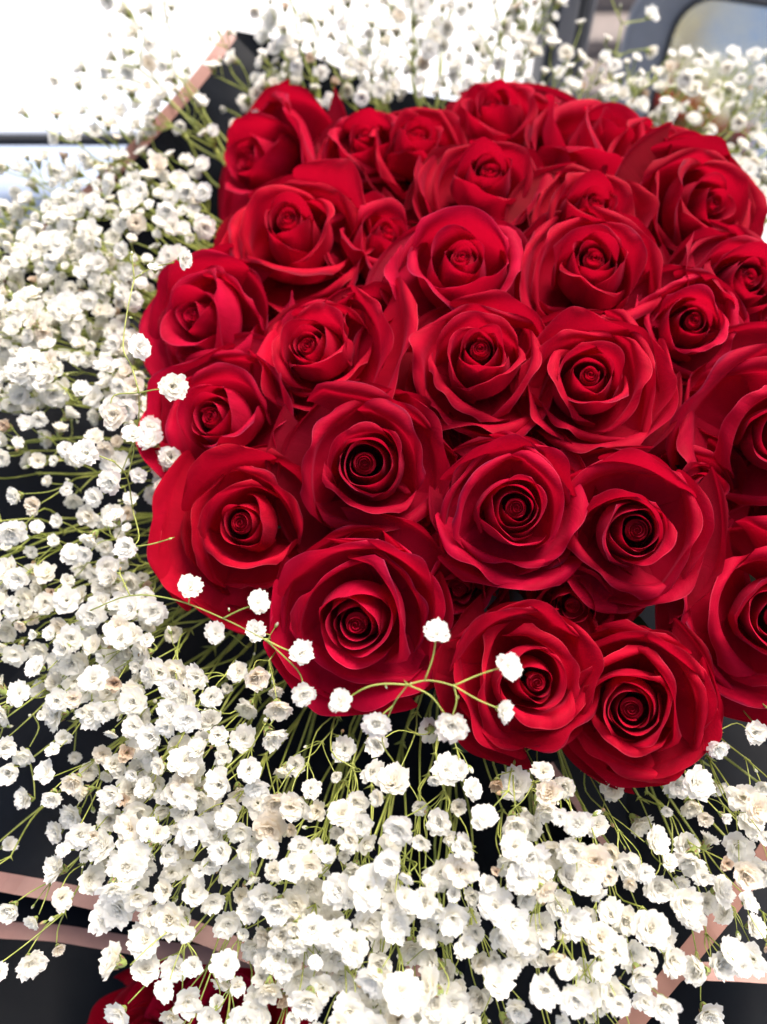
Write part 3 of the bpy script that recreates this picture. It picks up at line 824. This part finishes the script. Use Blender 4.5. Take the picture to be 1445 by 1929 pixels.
BL_SING = [bloom_mesh(40 + k, .15, .4) for k in range(3)]
BL_DRY = [bloom_mesh(60 + k, .6, .4, M_DRY) for k in range(2)]
CALYX = [calyx_mesh(k) for k in range(3)]
BUDS = [bud_mesh(0, M_BLOOM), bud_mesh(1, M_BLOOM), bud_mesh(2, M_DRY)]

RG = random.Random(11)
def rv(s=1.0): return Vector((RG.gauss(0, s), RG.gauss(0, s), RG.gauss(0, s)))

def add_bloom(root, base, direction, size, kind=None):
    """base = where the stalk ends; size = radius"""
    org = root.location
    q = direction.to_track_quat('Z', 'Y')
    x = RG.random()
    if kind is None:
        kind = 'open' if x < .56 else 'half' if x < .86 else 'single' if x < .97 else 'dry'
    me = RG.choice({'open': BL_OPEN, 'half': BL_HALF, 'single': BL_SING, 'dry': BL_DRY}[kind])
    if kind == 'dry': size *= .75
    M = Matrix.Translation(base - org + direction * (size * .98)) @ q.to_matrix().to_4x4() @ Matrix.Rotation(RG.uniform(0, 6.28), 4, 'Z') @ Matrix.Diagonal((size, size * RG.uniform(.88, 1.0), size * RG.uniform(.75, 1.0), 1))
    o = bpy.data.objects.new('bloom', me); link(o, root); o.matrix_local = M
    c = bpy.data.objects.new('calyx', RG.choice(CALYX)); link(c, o)
    c.scale = (.92, .92, 1.0)
    return o
def add_bud(root, base, direction, size):
    M = Matrix.Translation(base - root.location + direction * (size * .9)) @ direction.to_track_quat('Z', 'Y').to_matrix().to_4x4() @ Matrix.Scale(size, 4)
    o = bpy.data.objects.new('bud', RG.choice(BUDS)); link(o, root); o.matrix_local = M

class Stems:
    def __init__(s, org): s.v = []; s.f = []; s.org = org
    def run(s, pts, r0, r1, seg=3, sides=5):
        k_ = .74 + max(0, (pts[-1] - CAMP).length - .40) * 1.6
        r0 *= k_; r1 *= k_
        tube_into(s.v, s.f, bez([p - s.org for p in pts], seg), r0, r1, sides)
    def node(s, p, r, axis=None):
        # little swelling with a pair of pointed bracts
        q = p - s.org
        b = len(s.v)
        for dx in ((r, 0, 0), (-r, 0, 0), (0, r, 0), (0, -r, 0), (0, 0, r), (0, 0, -r)): s.v.append(q + Vector(dx))
        s.f += [(b, b + 2, b + 4), (b + 2, b + 1, b + 4), (b + 1, b + 3, b + 4), (b + 3, b, b + 4), (b + 2, b, b + 5), (b + 1, b + 2, b + 5), (b + 3, b + 1, b + 5), (b, b + 3, b + 5)]
        if axis is not None:
            for sg in (-1, 1):
                w = axis.cross(Vector((.3, .5, .8))).normalized() * sg
                tip = q + (axis * .8 + w).normalized() * r * RG.uniform(2.5, 4.5)
                side = axis.cross(w).normalized() * r * .7
                b = len(s.v); s.v += [q - side, q + side, tip, q - axis * r]
                s.f += [(b, b + 1, b + 2), (b + 1, b + 3, b + 2), (b + 3, b, b + 2)]
    def build(s, root): link(bpy.data.objects.new('stem', make_mesh('stem', s.v, s.f, [M_GSTEM])), root)

CAMP = Vector((0, 0, CAM_H))
ANCH = [(0,700,.46),(0,300,.56),(250,150,.60),(500,100,.63),(900,80,.66),(1200,150,.66),(1445,200,.66),(1445,420,.60),(250,500,.50),(250,900,.44),
        (0,1100,.42),(100,1400,.385),(400,1500,.355),(700,1700,.325),(1000,1650,.325),(1300,1500,.36),(1445,1600,.345),(300,1800,.34),(700,1929,.31),(500,1300,.375),(1200,1929,.32)]
def gyp_depth(px, py):
    w = 0; s = 0
    for x, y, d in ANCH:
        k = 1 / (((px - x) ** 2 + (py - y) ** 2) / 1e4 + .3) ** 1.5
        w += k; s += k * d
    return s / w
DENS = """
0 0 2 1 3 5 6 6 6 7 6 1 .5 0 0
0 1 4 3 5 8 8 8 8 7 7 8 8 7 5
.5 4 4 2 2 4 5 5 6 5 6 7 7 8 5
3 7 8 6 3 2 0 0 0 0 0 0 3 7 6
7 9 9 8 3 0 0 0 0 0 0 0 0 4 4
8 9 9 4 0 0 0 0 0 0 0 0 0 0 0
9 9 7 3 0 0 0 0 0 0 0 0 0 0 0
8 8 6 2 0 0 0 0 0 0 0 0 0 0 0
6 6 4 3 0 0 0 0 0 0 0 0 0 0 0
4 4 3 3 0 0 0 0 0 0 0 0 0 0 0
4 4 4 0 0 0 0 0 0 0 0 0 0 0 0
6 7 6 0 0 0 0 0 0 0 0 0 0 0 0
6 7 7 4 2 0 0 0 0 0 0 0 0 0 0
6 7 8 7 5 2 0 0 0 0 0 0 0 0 0
4 5 7 8 6 4 2 2 1 0 0 0 0 1 3
2 6 7 8 7 5 4 3 3 3 4 1 1 4 6
2 6 7 8 8 7 6 4 4 5 6 4 3 4 6
2 2 5 7 8 7 7 7 7 7 7 6 5 5 7
1 1 3 5 6 8 8 8 8 8 8 6 4 5 5
0 0 1 3 5 7 8 8 8 8 7 6 3 1 0
""".split('\n')[1:21]
DENS = [[float(x) for x in r.split()] for r in DENS]
ROSEPOLY = [(385,320),(400,260),(520,205),(620,200),(700,190),(800,180),(850,200),(880,165),(940,142),(1000,160),(1050,205),(1110,178),(1200,215),(1300,260),(1390,330),(1445,400),(1600,400),(1600,1420),(1445,1310),(1350,1300),(1350,1440),(1270,1465),(1150,1470),(1000,1450),(880,1440),(830,1340),(700,1330),(640,1375),(560,1350),(520,1290),(530,1180),(400,1160),(320,1160),(270,1090),(245,990),(340,870),(290,800),(250,650),(250,590),(330,500),(390,440)]
def in_poly(x, y, poly):
    c = False; n = len(poly)
    for i in range(n):
        x1, y1 = poly[i]; x2, y2 = poly[i - 1]
        if (y1 > y) != (y2 > y) and x < (x2 - x1) * (y - y1) / (y2 - y1) + x1: c = not c
    return c

# forty-odd sprays: where each one's flowers gather, and what picks it out
SPRAYS = [
 (215, 110, 'thin white spray standing highest at the upper left against the bright ground'),
 (150, 215, 'white spray in front of the car door sill near the left edge'),
 (340, 190, 'white spray overlapping the pink band of paper at the upper left'),
 (70, 350, 'white spray at the left edge just under the black window seal'),
 (210, 330, 'dense white spray below the curved pink paper band'),
 (360, 370, 'white spray touching the leftmost rose of the rear row'),
 (90, 460, 'creamy white spray at the left edge above the yellow green stems'),
 (270, 450, 'dense white spray left of the large open upper left rose'),
 (60, 580, 'white spray at the left edge level with the dark red rim rose'),
 (210, 570, 'white spray on yellow green stalks beside the dark red rim rose'),
 (90, 720, 'white spray at the left edge level with the star bloom'),
 (230, 740, 'white spray beside the rose that the star bloom touches'),
 (70, 880, 'sparse white spray over bare green stems at the left edge'),
 (240, 900, 'small sparse white spray left of the black eyed rose'),
 (70, 1040, 'white spray on level green stems at the left edge below the sparse one'),
 (210, 1080, 'white spray just left of the pointed left petals of the black eyed rose'),
 (80, 1200, 'full white spray at the left edge of the lower half'),
 (260, 1230, 'full white spray under the pointed petals of the black eyed rose'),
 (420, 1270, 'white spray left of the hooded bottom left rose'),
 (90, 1370, 'white spray at the left edge above the black paper'),
 (250, 1380, 'crowded white spray in the lower left, over thick green stalks'),
 (430, 1420, 'crowded white spray below and left of the hooded rose'),
 (100, 1500, 'white spray hanging over the black paper at the left edge'),
 (270, 1530, 'densest white spray of the lower left quarter'),
 (600, 1440, 'loose white spray in the dark gap under the hooded rose'),
 (440, 1600, 'full white spray midway between the pink bands and the hooded rose'),
 (80, 1660, 'drooping white spray hanging across the two pink bands'),
 (280, 1690, 'white spray where the pink bands vanish behind flowers'),
 (620, 1600, 'full white spray below the loose one in the lower middle'),
 (800, 1480, 'loose white spray in the dark gap between the hooded rose and the crossed rose'),
 (330, 1830, 'white spray drooping over the dark red roses at the bottom edge'),
 (500, 1790, 'dense white spray at the bottom left of centre'),
 (820, 1640, 'white spray in the lower middle under the dark gap'),
 (690, 1800, 'dense white spray at the bottom in the middle'),
 (1010, 1540, 'bright white spray below the lowest roses, left of the bare dark gap'),
 (900, 1850, 'dense white spray at the bottom edge right of the middle'),
 (1010, 1720, 'dense white spray in the lower middle right'),
 (1150, 1600, 'bright white spray under the short pink paper fold'),
 (1180, 1760, 'white spray left of the slanting pink band'),
 (1120, 1890, 'drooping white spray at the bottom edge left of the slanting pink band'),
 (1310, 1500, 'white spray under the right side of the lowest rose'),
 (1430, 1440, 'white spray at the right edge beneath the cut rose'),
 (1320, 1640, 'pale spray above the corner of the pink bands'),
 (1430, 1590, 'white spray at the right edge of the lower half'),
 (1400, 1760, 'white spray drooping over the corner of the pink bands'),
 (420, 130, 'blurred white spray in front of the dark standing paper'),
 (540, 100, 'blurred white spray above the left pair of rear roses'),
 (680, 110, 'blurred creamy spray above the middle of the rear row'),
 (800, 60, 'blurred creamy spray touching the top edge in the middle'),
 (860, 140, 'blurred creamy spray left of the highest rose'),
 (960, 60, 'blurred white spray behind the highest rose near the window post'),
 (1080, 130, 'blurred white spray in front of the window post'),
 (1200, 130, 'blurred white spray in front of the grey mirror housing'),
 (1290, 190, 'blurred white spray in front of the mirror glass'),
 (1400, 180, 'blurred white spray at the right edge before the mirror'),
 (1390, 330, 'blurred white spray at the right edge behind the frilly rose'),
]
# spots: (px, py, jitter); a best-candidate pick keeps them from piling up
spots = []
cw, chh = 1445 / 15, 1929 / 20
cells = []
for r in range(-1, 22):
    for c in range(-2, 17):
        rr, cc = min(max(r, 0), 19), min(max(c, 0), 14)
        dn = DENS[rr][cc]
        from mathutils import noise as _nz
        dn *= (1.9 if rr < 2 else 1.3 if (8 <= rr < 11 and cc < 5) else 2.1 if (rr < 12 and cc < 5) else 1.15 if (rr < 17 and cc < 3) else 1.3 if rr < 5 else 0.72 if rr < 15 else 0.92) * min(1.35, max(.35, 1.0 + 1.5 * _nz.noise(Vector((c * .83, r * .83, 3.7)))))
        if r < 0: dn *= .5
        if c < 0 or c > 14 or r > 19: dn *= (.7 if (-2 < c < 16 and r < 21) else .35)
        if r >= 20 and cc > 12: dn = 0
        n = int(dn) + (1 if RG.random() < dn - int(dn) else 0)
        for _ in range(n): cells.append((c * cw, r * chh))
RG.shuffle(cells)
buck = {}
for cx, cy in cells:
    best = None; bd = -1
    for _ in range(6):
        x = cx + RG.random() * cw; y = cy + RG.random() * chh
        if in_poly(x, y, ROSEPOLY): continue
        md = 1e9
        bx, by = int(x // 96), int(y // 96)
        for ix in (bx - 1, bx, bx + 1):
            for iy in (by - 1, by, by + 1):
                for (qx, qy) in buck.get((ix, iy), ()):
                    md = min(md, (qx - x) ** 2 + (qy - y) ** 2)
        if md > bd: bd = md; best = (x, y)
    if best is None: continue
    spots.append(best); buck.setdefault((int(best[0] // 96), int(best[1] // 96)), []).append(best)
groups = [[] for _ in SPRAYS]
for x, y in spots:
    k = min(range(len(SPRAYS)), key=lambda i: (SPRAYS[i][0] - x) ** 2 + (SPRAYS[i][1] - y) ** 2)
    groups[k].append((x, y))

def kmeans(P, k):
    C = RG.sample(P, k)
    for _ in range(6):
        G = [[] for _ in C]
        for p in P: G[min(range(len(C)), key=lambda i: (C[i] - p).length_squared)].append(p)
        C = [sum(g, Vector()) / len(g) if g else c for g, c in zip(G, C)]
    return [g for g in G if g]

UPW = Vector((0, 0, 1))
for (sx, sy, lab), gpts in zip(SPRAYS, groups):
    if len(gpts) < 2: continue
    tips = []
    for x, y in gpts:
        d = gyp_depth(x, y) + abs(RG.gauss(0, .022)) - .006
        tips.append(at(x, y, d))
    cen = sum(tips, Vector()) / len(tips)
    rootp = BUNDLE + (cen - BUNDLE) * 0.10 + rv(.006)
    root = empty('gypsophila_spray', Matrix.Translation(rootp))
    tag(root, lab, "baby's breath", "white baby's breath sprays round the roses")
    S = Stems(rootp)
    away = (cen - CAMP).normalized()
    hub = cen.lerp(BUNDLE, .30) + away * .02
    mid = rootp.lerp(hub, .55) + away * .015 + rv(.011)
    S.run([rootp, mid, hub], .0013, .0010, 5, 6); S.node(hub, .0020, (hub - mid).normalized())
    for g in kmeans(tips, max(1, round(len(tips) / 6))):
        gc = sum(g, Vector()) / len(g)
        sh = gc.lerp(hub, .38) + away * .010 + rv(.003)
        S.run([hub, hub.lerp(sh, .5) + rv(.0055), sh], .0009, .0007, 4, 5)
        S.node(sh, .0014, (sh - hub).normalized())
        for h in kmeans(g, max(1, round(len(g) / 2.6))):
            hc = sum(h, Vector()) / len(h)
            nd = hc.lerp(sh, .36) + rv(.0022)
            S.run([sh, sh.lerp(nd, .5) + rv(.003), nd], .0006, .0005, 3, 4)
            S.node(nd, .0009, (nd - sh).normalized())
            for p in h:
                out_ = (p - nd).normalized()
                tc_ = (CAMP - p).normalized()
                dr_ = (out_ * .85 + tc_ * .55 + UPW * .30 + rv(.46)).normalized()
                size = .0066 * RG.choice((RG.uniform(.5, .8), RG.uniform(.8, 1.2), RG.uniform(.85, 1.28)))
                base = p - dr_ * size
                S.run([nd, nd.lerp(base, .55) + rv(.0015) - dr_ * .002, base], .00043, .00036, 3, 4)
                add_bloom(root, base, dr_, size)
            for _q in range(RG.choice((0, 1, 1, 2))):
                bd_ = ((hc - nd).normalized() + rv(.7)).normalized()
                e = nd + bd_ * RG.uniform(.006, .014)
                S.run([nd, nd.lerp(e, .5) + rv(.0008), e], .0003, .00028, 2, 4)
                add_bud(root, e, bd_, RG.uniform(.0012, .0030))
    S.build(root)

# hand-placed twigs that reach out over the roses: polylines (px, py, depth) and the blooms they carry
def twig(label, runs, blooms, buds=()):
    p0 = at(*runs[0][0])
    root = empty('gypsophila_twig', Matrix.Translation(p0))
    tag(root, label, "baby's breath", "baby's breath twigs crossing the roses")
    S = Stems(p0)
    for r in runs:
        S.run([at(*p) for p in r], .00050, .00038, 4, 5)
        S.node(at(*r[-1]), .0008, (at(*r[-1]) - at(*r[0])).normalized())
    for (x, y, d, sz, az_, tl) in blooms:
        P = at(x, y, d); ray = (P - CAMP).normalized()
        side = c2w_vec(math.cos(R_(az_)), math.sin(R_(az_)), 0)
        dr_ = (-ray * math.cos(R_(tl)) + side * math.sin(R_(tl))).normalized()
        s_ = sz * .5 * d / FPX
        add_bloom(root, P - dr_ * s_, dr_, s_, 'open')
    for (x, y, d, sz, az_) in buds:
        add_bud(root, at(x, y, d), c2w_vec(math.cos(R_(az_)), math.sin(R_(az_)), .2).normalized(), sz * .5 * d / FPX)
    S.build(root)
D = .318
twig('long twig with six white blooms reaching over the two lower left roses',
     [[(745, 1440, .36), (720, 1395, .34), (740, 1330, .325), (768, 1290, D)], [(768, 1290, D), (725, 1288, D), (690, 1295, D), (655, 1315, D)],
      [(768, 1290, D), (800, 1282, D), (830, 1285, D), (855, 1292, D)], [(800, 1282, D), (815, 1240, D), (822, 1200, D)],
      [(855, 1292, D), (900, 1272, D), (945, 1257, D)], [(855, 1292, D), (900, 1318, D), (940, 1335, D)], [(855, 1292, D), (860, 1320, D), (852, 1350, D)],
      [(768, 1290, D), (810, 1310, D), (838, 1345, D)], [(740, 1330, .325), (722, 1345, .325), (712, 1360, .325)]],
     [(642, 1322, D, 48, 150, 40), (823, 1193, D, 52, 90, 35), (957, 1255, D, 58, 10, 30), (948, 1338, D, 46, -20, 45), (852, 1366, D, 62, -90, 20), (710, 1363, .325, 54, 250, 20)],
     [(725, 1290, D, 10, -60), (772, 1292, D, 9, 60), (862, 1310, D, 10, -80)])
twig('twig with three white blooms lying under the black eyed rose',
     [[(170, 1150, .37), (245, 1122, .35), (330, 1130, .345), (420, 1165, .342), (500, 1205, .34)], [(245, 1122, .35), (225, 1080, .35)], [(355, 1138, .344), (358, 1120, .342)],
      [(420, 1165, .342), (450, 1150, .338), (478, 1140, .336)], [(500, 1205, .34), (530, 1220, .338), (556, 1230, .336)], [(500, 1205, .34), (560, 1262, .34), (572, 1295, .338)]],
     [(357, 1107, .342, 50, 110, 30), (485, 1134, .336, 50, 30, 30), (566, 1231, .336, 54, 10, 30), (572, 1307, .338, 48, -60, 30)], [(432, 1152, .34, 9, 100), (225, 1078, .35, 12, 80)])
twig('short twig whose star shaped bloom touches the rose at the left rim',
     [[(225, 900, .42), (258, 810, .40), (262, 740, .385)], [(262, 740, .385), (285, 735, .38), (310, 732, .378)], [(262, 740, .385), (215, 745, .385), (208, 775, .385)],
      [(262, 740, .385), (248, 690, .39), (232, 655, .395), (240, 585, .40), (253, 525, .41)], [(253, 525, .41), (285, 505, .41), (325, 495, .408)], [(253, 525, .41), (248, 480, .41)]],
     [(325, 728, .376, 56, 10, 12), (216, 781, .385, 52, 180, 25), (262, 655, .39, 48, 10, 40), (347, 488, .408, 40, 0, 60), (292, 505, .41, 26, 90, 60)],
     [(262, 520, .41, 12, 45), (248, 482, .41, 12, 90), (250, 600, .40, 10, 160)])
twig('four white blooms on short stalks in the gap beside the black eyed rose',
     [[(250, 960, .42), (240, 900, .40), (215, 870, .39)], [(215, 870, .39), (190, 860, .388), (170, 855, .385)], [(240, 900, .40), (210, 905, .39)], [(240, 900, .40), (252, 850, .39), (250, 830, .388)], [(250, 960, .42), (262, 1010, .38), (250, 1030, .37)], [(250, 1030, .37), (285, 1025, .366), (320, 1015, .362)]],
     [(162, 852, .385, 54, 140, 20), (209, 908, .388, 48, 200, 25), (251, 820, .386, 42, 90, 30), (240, 1030, .368, 52, 180, 30), (217, 975, .38, 40, 120, 50)], [(320, 1015, .362, 5, 20)])
